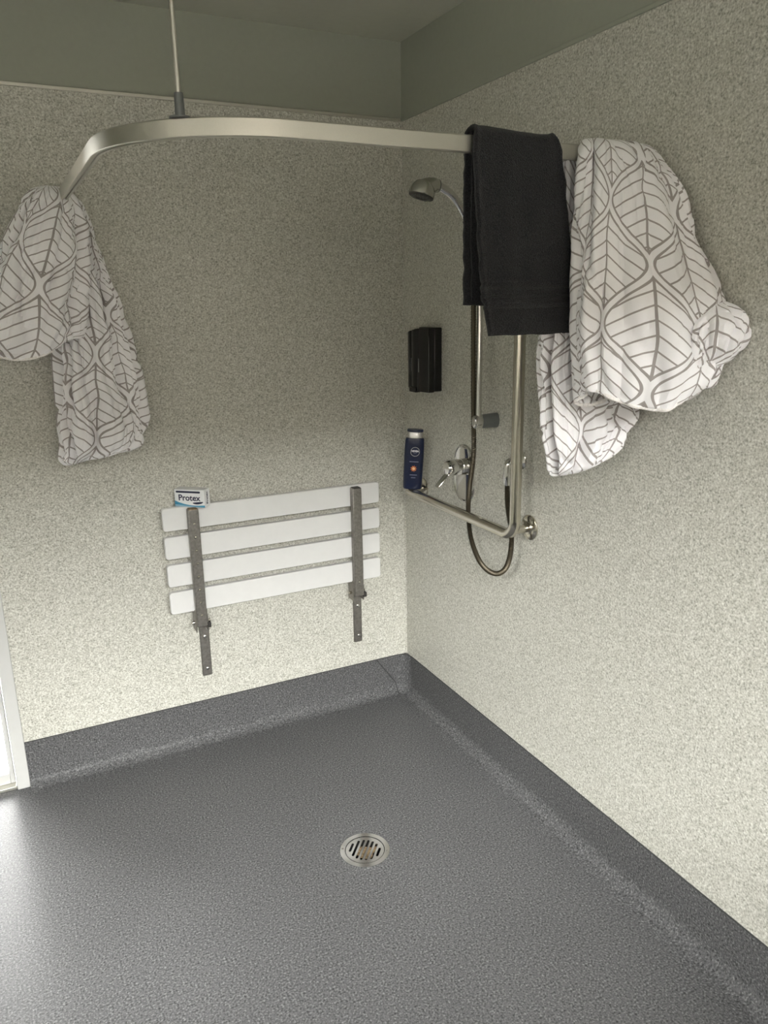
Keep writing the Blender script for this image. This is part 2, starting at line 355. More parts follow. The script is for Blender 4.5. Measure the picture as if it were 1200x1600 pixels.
# unseen window behind the camera, made high and wide for its light
d2 = struct(empty('unseen_window_1', (D2[0], ROOM_Y0, D2[2])))
def d2part(name, x0, x1, z0, z1, y0=-0.07, y1=0.012, mat='white'): obj(name, bx(x0 - D2[0], x1 - D2[0], y0, y1, z0 - D2[2], z1 - D2[2]), mat, d2, bevel=0.002 if mat == 'white' else 0)
d2part('window_frame', D2[0] - 0.05, D2[0], D2[2] - 0.05, D2[3] + 0.05); d2part('window_frame', D2[1], D2[1] + 0.05, D2[2] - 0.05, D2[3] + 0.05)
d2part('window_frame', D2[0], D2[1], D2[3], D2[3] + 0.05); d2part('window_sill', D2[0], D2[1], D2[2] - 0.05, D2[2])
xm_ = (D2[0] + D2[1]) / 2; d2part('mullion', xm_ - 0.02, xm_ + 0.02, D2[2], D2[3])
d2part('pane', D2[0], xm_ - 0.02, D2[2], D2[3], -0.037, -0.033, 'glass'); d2part('pane', xm_ + 0.02, D2[1], D2[2], D2[3], -0.037, -0.033, 'glass')
d3 = struct(empty('unseen_window_2', (ROOM_X0, D3[0], D3[2])))  # added out of view, brightens the right wall
def d3part(name, y0, y1, z0, z1, x0=-0.07, x1=0.012, mat='white'): obj(name, bx(x0, x1, y0 - D3[0], y1 - D3[0], z0 - D3[2], z1 - D3[2]), mat, d3, bevel=0.002 if mat == 'white' else 0)
d3part('window_frame', D3[0] - 0.05, D3[0], D3[2] - 0.05, D3[3] + 0.05); d3part('window_frame', D3[1], D3[1] + 0.05, D3[2] - 0.05, D3[3] + 0.05)
d3part('window_frame', D3[0], D3[1], D3[3], D3[3] + 0.05); d3part('window_sill', D3[0], D3[1], D3[2] - 0.05, D3[2])
d3part('pane', D3[0], D3[1], D3[2], D3[3], -0.037, -0.033, 'glass')
bm = bmesh.new(); box(bm, -25, 25, 0.1, 25, -0.16, -0.06); box(bm, -25, 25, -25, ROOM_Y0 - 0.1, -0.16, -0.06); box(bm, -25, ROOM_X0 - 0.1, ROOM_Y0 - 0.1, 0.1, -0.16, -0.06)
struct(obj('ground', bm, 'ground', smooth=False))
pt = struct(empty('floor_patio', (-1.8, 0.1, -0.06)))
for i_ in range(3):
    for j_ in range(4): obj('paving_slab', bx(-0.7 + 0.4 * i_ + 0.004, -0.3 + 0.4 * i_ - 0.004, 0.003 + 0.3 * j_, 0.297 + 0.3 * j_, 0.001, 0.04), 'paving', pt, bevel=0.003)
# walls added outside, opposite the two windows, to cut off low sky
bm = bmesh.new(); box(bm, -8.2, 14, ROOM_Y0 - 5.7, ROOM_Y0 - 5.5, -0.06, 3.7); box(bm, -8.2, -8.0, ROOM_Y0 - 5.5, 14, -0.06, 3.9)
struct(obj('blocker_low_sky', bm, 'blocker', smooth=False))
struct(obj('blocker_over_door', bx(-2.6, -0.6, 0.1, 1.5, 2.2, 2.28), 'paint', smooth=False))  # unseen roof added outside the door to keep skylight off the floor
struct(obj('blocker_beyond_door', bx(-8, 14, 4.0, 4.2, -0.06, 1.5), 'blocker', smooth=False))  # unseen wall added beyond the door to hide the low sky

# ------------------------------------------------------------------ floor drain
dr = tag(empty('floor_drain', DR), 'round chrome floor drain with slotted grate set in the grey floor', 'drain')
me = curve_fill('outer_ring', [circle(0, 0, 0.073, 64), circle(0, 0, 0.0585, 64)], 0.0016); o = link_mesh('outer_ring', me, 'chrome', dr, bevel=0.001); o.location = (0, 0, 0.0017)
SD = math.atan2(-0.794 + 0.845, -0.557 + 0.601)
slots = []
for i in range(7):
    off = (i - 3) * 0.0138; hl = math.sqrt(max(0.047 ** 2 - off ** 2, 0.0001)) - 0.004; hw = 0.0036
    lp = [(hl - hw + hw * math.cos(a), off + hw * math.sin(a)) for a in [-PI / 2 + PI * k / 8 for k in range(9)]] + [(-hl + hw + hw * math.cos(a), off + hw * math.sin(a)) for a in [PI / 2 + PI * k / 8 for k in range(9)]]
    slots.append([(x * math.cos(SD) - y * math.sin(SD), x * math.sin(SD) + y * math.cos(SD)) for x, y in lp])
me = curve_fill('grate', [circle(0, 0, 0.0565, 64)] + slots, 0.0013); o = link_mesh('grate', me, 'chrome', dr); o.location = (0, 0, 0.0012)
bm = bmesh.new(); lathe(bm, [(0.0635, 0.0), (0.0625, 0.0), (0.06, -0.05), (0.001, -0.052)], (0, 0, 0), (0, 0, 1), 40); bmesh.ops.delete(bm, geom=[f for f in bm.faces if len(f.verts) > 4], context='FACES_ONLY')
obj('sump', bm, 'dark', dr)
me = curve_fill('scum', [[(0.034 * math.cos(a) * (1 + 0.25 * math.sin(3 * a + 1)), 0.022 * math.sin(a) * (1 + 0.3 * math.cos(4 * a))) for a in [2 * PI * k / 30 for k in range(30)]]], 0.001)
o = link_mesh('scum', me, 'rust', dr); o.location = (0.004, 0, -0.008)
for a in (0.7, 0.7 + PI):
    bm = bmesh.new(); lathe(bm, [(0.003, 0), (0.003, 0.0012), (0.0005, 0.0014)], (0.0657 * math.cos(a + 1.9), 0.0657 * math.sin(a + 1.9), 0.0030), (0, 0, 1), 12); obj('screw', bm, 'dullsteel', dr)

# ------------------------------------------------------------------ fold-up shower seat
st = tag(empty('folding_bench', (-0.536, 0, 0.49)), 'folded wall shower seat of four white slats on two steel arms', 'shower seat')
def spart(name, bm, mat, par=None, **k):
    bmesh.ops.translate(bm, vec=-Vector(st.location), verts=bm.verts); return obj(name, bm, mat, par or st, **k)
def rrect(w, h, r, n=6):
    out = []
    for cx, cy, a0 in ((w / 2 - r, h / 2 - r, 0), (-w / 2 + r, h / 2 - r, PI / 2), (-w / 2 + r, -h / 2 + r, PI), (w / 2 - r, -h / 2 + r, 1.5 * PI)):
        for k in range(n + 1): a = a0 + PI / 2 * k / n; out.append((cx + r * math.cos(a), cy + r * math.sin(a)))
    return out
zs = [(0.828, 0.907), (0.729, 0.807), (0.630, 0.708), (0.531, 0.610)]
for z0, z1 in zs:
    bm = bmesh.new(); lp = rrect(0.80, z1 - z0, 0.010)
    rings_to_mesh(bm, [[(-0.536 + x, y, (z0 + z1) / 2 + z) for x, z in lp] for y in (-0.047, -0.027)])
    spart('slat', bm, 'slat', bevel=0.002)
for bxx, dots in ((-0.838, 8), (-0.238, 2)):
    arm = spart('support_arm', bx(bxx - 0.018, bxx + 0.018, -0.073, -0.047, 0.478, 0.900), 'dullsteel', bevel=0.003)
    bm = bmesh.new(); box(bm, bxx - 0.014, bxx + 0.014, -0.0735, -0.0468, 0.8985, 0.9015); spart('end_cap', bm, 'rust' if dots == 8 else 'rubber', arm)
    for k in range(dots):
        bm = bmesh.new(); z = 0.85 - 0.047 * k if dots == 8 else 0.535 + 0.0 * k
        if dots == 2 and k: break
        lathe(bm, [(0.0052, 0), (0.0052, 0.0006), (0.0042, 0.0022), (0.001, 0.003)], (bxx, -0.073, z), (0, -1, 0), 14); spart('rivet', bm, 'steel', arm)
    pl = spart('wall_plate', bx(bxx - 0.001, bxx + 0.033, -0.013, -LT, 0.262, 0.53), 'dullsteel', bevel=0.003)
    for z in (0.290, 0.415):
        bm = bmesh.new(); lathe(bm, [(0.006, 0), (0.006, 0.0015), (0.004, 0.003), (0.0008, 0.0034)], (bxx + 0.017, -0.013, z), (0, -1, 0), 14); spart('screw', bm, 'chrome', pl)
    bm = bmesh.new(); box(bm, bxx - 0.020, bxx - 0.0165, -0.06, -0.012, 0.455, 0.535); box(bm, bxx + 0.020, bxx + 0.0235, -0.062, -0.012, 0.455, 0.515); spart('hinge', bm, 'dullsteel', bevel=0.001)
    bm = bmesh.new(); tube(bm, [(bxx - 0.030, -0.042, 0.487), (bxx + 0.034, -0.042, 0.487)], 0.0055, 12); spart('hinge_pin', bm, 'steel')
    bm = bmesh.new(); box(bm, bxx + 0.0185, bxx + 0.0305, -0.070, -0.055, 0.470, 0.488); spart('stop_block', bm, 'rubber', bevel=0.001)

# ------------------------------------------------------------------ soap carton on the seat
SBW, SBD, SBH = 0.108, 0.040, 0.060
sb = tag(empty('soap_carton', (-0.832, -0.048, 0.9072), math.radians(-40)), 'small white and blue soap carton standing on top of the folded shower seat', 'soap box')
obj('carton', bx(-SBW / 2, SBW / 2, -SBD / 2, SBD / 2, 0, SBH), 'card', sb, bevel=0.001)
def front_print(name, me, mat, par, cx, cz, y=-SBD / 2 - 0.0003, rot=None):
    me.transform(Matrix.Rotation(PI / 2, 4, 'X')); o = link_mesh(name, me, mat, par, smooth=False); o.location = (cx, y, cz); return o
front_print('brand_lettering', text_mesh('brand_lettering', 'Protex', 0.0285, 0.0006), 'printnavy', sb, -0.001, 0.031)
sw = [(-0.054, -0.029)] + [(0.054, -0.029), (0.054, -0.022)] + [(0.054 - 0.108 * k / 16, -0.022 + 0.013 * ((k / 16) ** 2.6) - 0.003 * math.sin(PI * k / 16)) for k in range(1, 17)]
front_print('blue_band', curve_fill('blue_band', [sw], 0.0002), 'printteal', sb, 0, 0.030)
sw2 = [(-0.053, -0.022), (0.030, -0.0285), (-0.053, -0.0285)]
front_print('pale_band', curve_fill('pale_band', [sw2], 0.0002), 'printpale', sb, 0, 0.030, -SBD / 2 - 0.0007)
front_print('top_band', curve_fill('top_band', [rrect(0.088, 0.0065, 0.003)], 0.0002), 'printnavy', sb, -0.004, 0.0515)
ov = [(0.019 * math.cos(a), 0.0065 * math.sin(a) + 0.002 * math.cos(a)) for a in [PI + PI * k / 12 for k in range(13)]] + [(0.019 * math.cos(a), 0.001 * math.sin(a) + 0.002 * math.cos(a)) for a in [PI * k / 12 for k in range(13)][1:-1]]
front_print('swirl', curve_fill('swirl', [ov], 0.0002), 'printnavy', sb, 0.030, 0.0175, -SBD / 2 - 0.0007)
me = text_mesh('end_lettering', 'Protex', 0.015, 0.0003)
me.transform(Matrix.Rotation(PI / 2, 4, 'Z')); me.transform(Matrix.Rotation(PI / 2, 4, 'X')); me.transform(Matrix.Rotation(PI / 2, 4, 'Z'))
o = link_mesh('end_lettering', me, 'printnavy', sb, smooth=False); o.location = (SBW / 2 + 0.0003, 0, 0.030)

# ------------------------------------------------------------------ curtain rail
RZ0, RZ1, RW = 1.841, 1.873, 0.0095
cr = tag(empty('curtain_rail', (-0.84, -0.87, RZ0)), 'curved satin aluminium shower curtain rail hung from a thin ceiling rod', 'curtain rail')
def cpart(name, bm, mat, par=None, **k):
    bmesh.ops.translate(bm, vec=-Vector(cr.location), verts=bm.verts); return obj(name, bm, mat, par or cr, **k)
path = fillet([(-0.004, -1.168, 0), (-1.137, -1.168, 0), (-1.137, -0.004, 0)], 0.30, 24)
rings = []
secp = [(-RW, RZ0 + 0.001), (-RW + 0.001, RZ0), (-0.003, RZ0), (-0.003, RZ0 + 0.004), (0.003, RZ0 + 0.004), (0.003, RZ0), (RW - 0.001, RZ0), (RW, RZ0 + 0.001), (RW, RZ1 - 0.003), (RW - 0.003, RZ1), (-RW + 0.003, RZ1), (-RW, RZ1 - 0.003)]
for i, p in enumerate(path):
    t = (path[min(i + 1, len(path) - 1)] - path[max(i - 1, 0)]).normalized(); nn = Vector((-t.y, t.x, 0))
    rings.append([p + nn * a + Vector((0, 0, z)) for a, z in secp])
bm = bmesh.new(); rings_to_mesh(bm, rings); cpart('track', bm, 'alu')
RX, RY = -1.0205, -1.1085
bm = bmesh.new(); tube(bm, [(RX, RY, RZ1 + 0.012), (RX, RY, ZC)], 0.0046, 14); cpart('ceiling_rod', bm, 'alu')
bm = bmesh.new(); lathe(bm, [(0.019, 0), (0.019, 0.002), (0.0095, 0.0035), (0.0088, 0.006), (0.0078, 0.040), (0.005, 0.0405)], (RX, RY, RZ1 - 0.0005), (0, 0, 1), 24); cpart('rod_socket', bm, 'greyplastic')
bm = bmesh.new(); lathe(bm, [(0.022, 0), (0.022, 0.003), (0.008, 0.006)], (RX, RY, ZC), (0, 0, -1), 24); cpart('ceiling_flange', bm, 'alu')
cpart('wall_bracket', bx(-0.0045, -0.0005, -1.183, -1.153, RZ0 - 0.008, RZ1 + 0.006), 'alu', bevel=0.001)
cpart('wall_bracket', bx(-1.152, -1.122, -0.0045, -0.0005, RZ0 - 0.008, RZ1 + 0.006), 'alu', bevel=0.001)

# ------------------------------------------------------------------ grab rail
GX, GR = -0.075, 0.0165
gb = tag(empty('grab_rail', (0, -0.8, 0.89)), 'polished steel L-shaped grab rail on the right wall', 'grab rail')
def gpart(name, bm, mat, par=None, **k):
    bmesh.ops.translate(bm, vec=-Vector(gb.location), verts=bm.verts); return obj(name, bm, mat, par or gb, **k)
bm = bmesh.new(); tube(bm, fillet([(-LT, -0.150, 0.889), (GX, -0.150, 0.889), (GX, -0.822, 0.889), (GX, -0.822, 1.72), (-LT, -0.822, 1.72)], 0.048, 10), GR, 24); gpart('bar', bm, 'steel')
bm = bmesh.new(); tube(bm, [(GX + 0.004, -0.806, 0.902), (-LT, -0.800, 0.902)], 0.0125, 20); gpart('post', bm, 'steel')
for y, z in ((-0.150, 0.889), (-0.800, 0.902), (-0.822, 1.72)):
    bm = bmesh.new(); lathe(bm, [(0.038, 0), (0.038, 0.004), (0.034, 0.0075), (0.020, 0.009), (0.018, 0.012)], (-LT, y, z), (-1, 0, 0), 32); gpart('flange', bm, 'steel')

# ------------------------------------------------------------------ slide rail, handset, hose, outlet, mixer
sr = tag(empty('shower_slide_rail', (0, -0.615, 1.2)), 'vertical chrome shower slide rail half hidden behind the dark towel', 'shower rail')
def rpart(name, bm, mat, par=None, **k):
    bmesh.ops.translate(bm, vec=-Vector(sr.location), verts=bm.verts); return obj(name, bm, mat, par or sr, **k)
SX, SY = -0.070, -0.615
bm = bmesh.new(); tube(bm, [(SX, SY, 1.188), (SX, SY, 1.83)], 0.0092, 20); rpart('bar', bm, 'chrome')
for z in (1.200, 1.815):
    bm = bmesh.new(); rings = []
    for x, k in ((-LT, 1.0), (-0.055, 0.92), (-0.060, 0.88)): rings.append([(x, SY + 0.015 * k * math.cos(a), z + 0.023 * k * math.sin(a)) for a in [2 * PI * j / 28 for j in range(28)]])
    rings_to_mesh(bm, rings); rpart('bracket', bm, 'greyplastic')
    bm = bmesh.new(); rings = []
    for x, k in ((-0.058, 0.94), (-0.082, 0.98), (-0.087, 0.8), (-0.089, 0.4)): rings.append([(x, SY + 0.0135 * k * math.cos(a), z + 0.022 * k * math.sin(a)) for a in [2 * PI * j / 28 for j in range(28)]])
    rings_to_mesh(bm, rings); rpart('end_cap', bm, 'chrome')
bm = bmesh.new(); lathe(bm, [(0.016, -0.022), (0.018, -0.018), (0.018, 0.018), (0.016, 0.022)], (SX, SY, 1.762), (0, 0, 1), 24); tube(bm, [(SX, SY, 1.762), (-0.108, -0.613, 1.768)], 0.013, 16); rpart('slider', bm, 'chrome')

hs = tag(empty('shower_handset', (-0.118, -0.612, 1.772)), 'chrome hand shower head tilted down beside the dark towel', 'shower head')
def hpart(name, bm, mat, par=None, **k):
    bmesh.ops.translate(bm, vec=-Vector(hs.location), verts=bm.verts); return obj(name, bm, mat, par or hs, **k)
hp = smooth_path([(-0.100, -0.611, 1.738), (-0.116, -0.612, 1.772), (-0.140, -0.612, 1.810), (-0.168, -0.612, 1.840), (-0.200, -0.611, 1.858), (-0.215, -0.611, 1.862)], 8)
bm = bmesh.new(); tube(bm, hp, [0.0100 + 0.0022 * i / (len(hp) - 1) for i in range(len(hp))], 18); hpart('handle', bm, 'chrome')
bm = bmesh.new(); lathe(bm, [(0.012, -0.004), (0.0125, 0.0), (0.0125, 0.004), (0.011, 0.006)], (-0.117, -0.612, 1.7735), (0.55, 0, -0.83), 20); hpart('collar', bm, 'rubber')
HD = Vector((-0.30, 0.03, -0.955)).normalized(); HC = Vector((-0.2645, -0.612, 1.834))
bm = bmesh.new(); lathe(bm, [(0.036, 0.0), (0.0365, -0.004), (0.035, -0.014), (0.031, -0.025), (0.024, -0.035), (0.013, -0.041), (0.001, -0.0425)], HC, HD, 32); hd = hpart('head', bm, 'satin')
bm = bmesh.new(); nk = smooth_path([(-0.212, -0.611, 1.862), (-0.226, -0.611, 1.862), (-0.243, -0.611, 1.856), (-0.258, -0.611, 1.847)], 5); tube(bm, nk, [0.0170 + 0.014 * i / (len(nk) - 1) for i in range(len(nk))], 22); o = hpart('neck', bm, 'satin')
bm = bmesh.new(); lathe(bm, [(0.0172, -0.002), (0.0172, 0.002)], (-0.212, -0.611, 1.862), (-1, 0, 0.05), 22); hpart('neck_ring', bm, 'rubber')
bm = bmesh.new(); lathe(bm, [(0.0345, -0.001), (0.0345, 0.0025), (0.032, 0.004), (0.016, 0.0045), (0.015, 0.003), (0.001, 0.003)], HC, HD, 32); sf = hpart('spray_face', bm, 'rubber')
tn = HD.cross(Vector((0, 1, 0))).normalized(); tb = HD.cross(tn)
for rr, nn in ((0.0265, 14), (0.021, 10), (0.008, 5)):
    for k in range(nn):
        a = 2 * PI * k / nn; c = HC + (tn * math.cos(a) + tb * math.sin(a)) * rr + HD * 0.003
        bm = bmesh.new(); lathe(bm, [(0.0014, 0), (0.0012, 0.0022), (0.0004, 0.0024)], c, HD, 6); hpart('nozzle', bm, 'greyplastic', sf)

mx = tag(empty('mixer_tap', (0, -0.437, 0.997)), 'chrome lever mixer tap on an oval wall plate under the black dispenser', 'tap')
def mpart(name, bm, mat, par=None, **k):
    bmesh.ops.translate(bm, vec=-Vector(mx.location), verts=bm.verts); return obj(name, bm, mat, par or mx, **k)
def stadium(w, h, n=16):
    r = w / 2; s = h / 2 - r
    return [(r * math.cos(a), s + r * math.sin(a)) for a in [PI * k / n for k in range(n + 1)]] + [(r * math.cos(a), -s + r * math.sin(a)) for a in [PI + PI * k / n for k in range(n + 1)]]
bm = bmesh.new(); rings_to_mesh(bm, [[(x, -0.437 + a * k, 0.997 + b * k2) for a, b in stadium(0.124, 0.200)] for x, k, k2 in ((-LT, 1, 1), (-0.007, 1, 1), (-0.011, 0.95, 0.968), (-0.0118, 0.88, 0.925), (-0.0095, 0.84, 0.90))]); mpart('wall_plate', bm, 'chrome')
bm = bmesh.new(); lathe(bm, [(0.0275, 0.007), (0.0275, 0.024), (0.0255, 0.026), (0.0255, 0.033), (0.0270, 0.035), (0.0262, 0.070), (0.020, 0.080), (0.001, 0.083)], (0, -0.440, 1.022), (-1, 0, 0.03), 32); mpart('body', bm, 'chrome')
bm = bmesh.new(); rings = []
for p, w, h in (((-0.050, -0.440, 1.010), 0.011, 0.006), ((-0.066, -0.440, 1.004), 0.0115, 0.0055), ((-0.080, -0.440, 0.999), 0.012, 0.005), ((-0.094, -0.440, 0.986), 0.0125, 0.0045), ((-0.112, -0.440, 0.968), 0.013, 0.0035), ((-0.115, -0.440, 0.965), 0.010, 0.0015)):
    d = Vector((-0.75, 0, -0.66)); up = Vector((-0.66, 0, 0.75))
    rings.append([Vector(p) + Vector((0, 1, 0)) * w * math.cos(a) + up * h * math.sin(a) for a in [2 * PI * k / 20 for k in range(20)]])
rings_to_mesh(bm, rings); mpart('lever', bm, 'chrome')
for z in (0.925,):
    bm = bmesh.new(); lathe(bm, [(0.006, 0), (0.006, 0.003), (0.004, 0.005), (0.001, 0.0055)], (-0.0105, -0.476, 0.955), (-1, 0, 0), 16); mpart('screw_cap', bm, 'chrome')

wo = tag(empty('hose_outlet', (0, -0.744, 1.097)), 'round chrome hose outlet on the wall behind the grab rail', 'outlet')
def wpart(name, bm, mat): bmesh.ops.translate(bm, vec=-Vector(wo.location), verts=bm.verts); return obj(name, bm, mat, wo)
bm = bmesh.new(); lathe(bm, [(0.030, 0), (0.030, 0.003), (0.026, 0.007), (0.014, 0.012)], (-LT, -0.744, 1.097), (-1, 0, 0), 32); wpart('flange', bm, 'chrome')
bm = bmesh.new(); tube(bm, fillet([(-0.006, -0.744, 1.097), (-0.050, -0.744, 1.097), (-0.050, -0.744, 1.052)], 0.016, 8), 0.0115, 20); wpart('elbow', bm, 'chrome')
bm = bmesh.new(); lathe(bm, [(0.0125, 0), (0.0125, 0.03), (0.009, 0.036)], (-0.050, -0.744, 1.060), (0, 0, -1), 20); wpart('hose_nut', bm, 'chrome')

hpts = smooth_path([(-0.050, -0.744, 1.026), (-0.050, -0.750, 0.960), (-0.051, -0.772, 0.890), (-0.055, -0.778, 0.830), (-0.058, -0.762, 0.775), (-0.060, -0.725, 0.743), (-0.062, -0.680, 0.735), (-0.060, -0.630, 0.745), (-0.055, -0.585, 0.772), (-0.050, -0.548, 0.815), (-0.046, -0.528, 0.87), (-0.048, -0.530, 0.93), (-0.056, -0.552, 1.00), (-0.066, -0.584, 1.10), (-0.078, -0.598, 1.25), (-0.086, -0.606, 1.45), (-0.088, -0.606, 1.60), (-0.092, -0.608, 1.690), (-0.097, -0.6105, 1.731)], 14)
bm = bmesh.new(); hr = []
fine = []
for a, b in zip(hpts, hpts[1:]):
    for k in range(3): fine.append(a.lerp(b, k / 3))
fine.append(hpts[-1])
tube(bm, fine, [0.0076 + 0.0007 * (1 if i % 2 else -1) for i in range(len(fine))], 12)
tag(obj('shower_hose', bm, 'hose'), 'bronze ribbed metal shower hose looping below the grab rail', 'hose')

# ------------------------------------------------------------------ black soap dispenser
sd = tag(empty('soap_dispenser', (0, -0.196, 1.255)), 'glossy black soap dispenser box on the right wall near the corner', 'soap dispenser')
def prof_extrude(name, prof, z0, z1, mat, par, bev):
    bm = bmesh.new(); rings_to_mesh(bm, [[(x, y, z) for x, y in prof] for z in (z0, z1)]); return obj(name, bm, mat, par, bevel=bev, segs=3)
hw = 0.088
prof_extrude('back_body', [(-LT, -hw), (-0.034, -hw), (-0.034, 0.02), (-LT, 0.02)], 0.002, 0.216, 'black', sd, 0.004)
cov = [(-0.034, -hw - 0.001), (-0.052, -hw - 0.001)] + [(-0.056 - 0.010 * math.sin(PI / 2 * k / 6), -hw + 0.050 * k / 6) for k in range(7)] + [(-0.0625, -hw + 0.054), (-0.0625, -hw + 0.058)] + [(-0.0655 - 0.004 * math.sin(PI * k / 8), -hw + 0.061 + 0.042 * k / 8) for k in range(9)] + [(-0.0625, -hw + 0.106), (-0.0625, -hw + 0.110)] + [(-0.066 + 0.020 * (1 - math.cos(PI / 2 * k / 8)), -hw + 0.114 + 0.050 * k / 8) for k in range(9)] + [(-0.034, hw - 0.010), (-0.010, hw - 0.014), (-LT, hw - 0.016), (-LT, 0.03), (-0.034, 0.025)]
fc = prof_extrude('front_cover', cov, 0.0, 0.214, 'black', sd, 0.003)
for v in fc.data.vertices:            # the far end of the cover is rounded off above and below
    k_ = max(0.0, min(1.0, (v.co.y + 0.045) / 0.12)); v.co.z += (-0.019 if v.co.z > 0.1 else 0.010) * k_ ** 1.3
obj('push_lever', bx(-0.074, -0.050, -0.024, 0.020, -0.004, 0.014), 'black', sd, bevel=0.003)
for yy, xx in ((-0.032, -0.0625), (0.020, -0.0625)):
    obj('grey_slit', bx(xx - 0.0012, xx + 0.004, yy - 0.0025, yy + 0.0025, 0.066, 0.112), 'greyplastic', sd, bevel=0.0005)  # two narrow grey strips in the grooves of the cover

# ------------------------------------------------------------------ shower gel bottle on the grab rail
BZ = 0.889 + GR
bt = tag(empty('shower_gel_bottle', (-0.075, -0.196, BZ + 0.0005)), 'dark blue shower gel bottle with silver cap standing on the grab rail', 'bottle')
bt.rotation_euler = (math.radians(0), math.radians(3.5), math.radians(-28))
def sell(a, w, d, e=0.62):
    c, s = math.cos(a), math.sin(a)
    return (w * math.copysign(abs(c) ** e, c), d * math.copysign(abs(s) ** e, s))
BP = [(0.0, 0.90), (0.003, 0.96), (0.02, 0.985), (0.07, 1.0), (0.12, 1.02), (0.16, 1.0), (0.178, 0.97), (0.183, 0.93), (0.185, 0.80)]
def bdim(z):
    for (z0, k0), (z1, k1) in zip(BP, BP[1:]):
        if z <= z1: f = (z - z0) / (z1 - z0); k = k0 + (k1 - k0) * f; break
    return 0.0345 * k, 0.019 * k
bm = bmesh.new(); rings_to_mesh(bm, [[(*sell(2 * PI * j / 48, *bdim(z)), z) for j in range(48)] for z, k in BP]); obj('body', bm, 'bottle', bt)
bm = bmesh.new(); rings_to_mesh(bm, [[(*sell(2 * PI * j / 48, 0.0265 * k, 0.0165 * k, 0.75), z) for j in range(48)] for z, k in ((0.184, 1.0), (0.206, 1.0), (0.2065, 0.98))]); cp = obj('cap', bm, 'silver', bt)
bm = bmesh.new(); rings_to_mesh(bm, [[(*sell(2 * PI * j / 48, 0.029 * k, 0.018 * k, 0.8), z) for j in range(48)] for z, k in ((0.2062, 0.95), (0.208, 1.0), (0.2125, 1.0), (0.215, 0.93))]); obj('lid', bm, 'bottle', cp)
def bottle_print(name, me, mat, cx, cz, lift=0.0004):
    for v in me.vertices:
        x, z = v.co.x + cx, v.co.y + cz; w, d = bdim(z); q = min(abs(x) / w, 0.999)
        v.co = (x, -d * (1 - q ** (2 / 0.62)) ** 0.31 - lift - v.co.z, z)
    return link_mesh(name, me, mat, bt, smooth=False)
bottle_print('logo_ring', curve_fill('logo_ring', [circle(0, 0, 0.0165, 40), circle(0, 0, 0.0152, 40)], 0.0001), 'silver', 0.003, 0.137)
bottle_print('brand_lettering', text_mesh('brand_lettering', 'NIVEA', 0.0092, 0.0004), 'printwhite', 0.003, 0.139)
bottle_print('small_lettering', text_mesh('small_lettering', 'MEN', 0.0058), 'printgrey', 0.003, 0.1315)
rays = []
star = []
for k in range(18):
    r = 0.0125 if k % 2 == 0 else 0.0070
    star.append((r * math.cos(2 * PI * k / 18), r * math.sin(2 * PI * k / 18)))
bottle_print('sun_rays', curve_fill('sun_rays', [star, circle(0, 0, 0.006, 24)], 0.0001), 'printorange', 0.001, 0.076)
bottle_print('sun_disc', curve_fill('sun_disc', [circle(0, 0, 0.0052, 24)], 0.0001), 'printyellow', 0.001, 0.076)
for cz, w in ((0.101, 0.032), (0.053, 0.026), (0.043, 0.016)):
    lp = [(-w / 2 + w * k / 10, -0.0016) for k in range(11)] + [(w / 2 - w * k / 10, 0.0016) for k in range(11)]
    bottle_print('text_line', curve_fill('text_line', [lp], 0.0001), 'printgrey', 0.001, cz)

# ------------------------------------------------------------------ towel over the rail
tw = tag(empty('bath_towel', (-0.35, -1.168, 1.873)), 'charcoal terry bath towel folded over the curtain rail', 'towel')
def towel_sheet(name, path, xl, xr, thick, ns, nt, seed, ribs=()):
    """path: list of (y,z) from one hem over the rail to the other; xl/xr functions of path fraction"""
    P = [Vector((0, y, z)) for y, z in path]; L = [0]
    for a, b in zip(P, P[1:]): L.append(L[-1] + (b - a).length)
    bm = bmesh.new(); uvl = None; grid = []
    for i in range(ns + 1):
        s = L[-1] * i / ns; k = 0
        while k < len(L) - 2 and L[k + 1] < s: k += 1
        f = (s - L[k]) / (L[k + 1] - L[k]); p = P[k].lerp(P[k + 1], f); t = (P[k + 1] - P[k]).normalized(); nrm = Vector((0, -t.z, t.y))
        row = []
        for j in range(nt + 1):
            w = j / nt; x0, x1 = xl(s / L[-1]), xr(s / L[-1]); x = x0 + (x1 - x0) * w
            edge = max(0, 1 - min(w, 1 - w) * 18)
            dx = edge * 0.0035 * noise.noise(Vector((seed, s * 38, 3 if w < .5 else 9)))
            dn = 0.006 * noise.noise(Vector((x * 7 + seed, s * 3.5, 0))) + 0.003 * noise.noise(Vector((x * 22, s * 12, seed))) - edge * 0.003
            for rs, ra in ribs: dn += ra * math.exp(-((s / L[-1] - rs) / 0.0055) ** 2)
            end = max(0, 1 - min(i, ns - i) / 3.0)
            q = p + nrm * dn + Vector((x + dx, 0, 0)); q.z += end * 0.004 * noise.noise(Vector((x * 16, seed, 5)))
            row.append(bm.verts.new(q - Vector(tw.location)))
        grid.append(row)
    for a, b in zip(grid, grid[1:]):
        for j in range(nt): bm.faces.new((a[j], a[j + 1], b[j + 1], b[j]))
    o = obj(name, bm, 'towel', tw)
    sm = o.modifiers.new('thickness', 'SOLIDIFY'); sm.thickness = thick; sm.offset = 0.0
    return o
top = RZ1 + 0.008
arc = [(-1.168 + 0.021 * math.cos(a), top - 0.012 + 0.016 * math.sin(a)) for a in [PI * k / 10 for k in range(11)]]
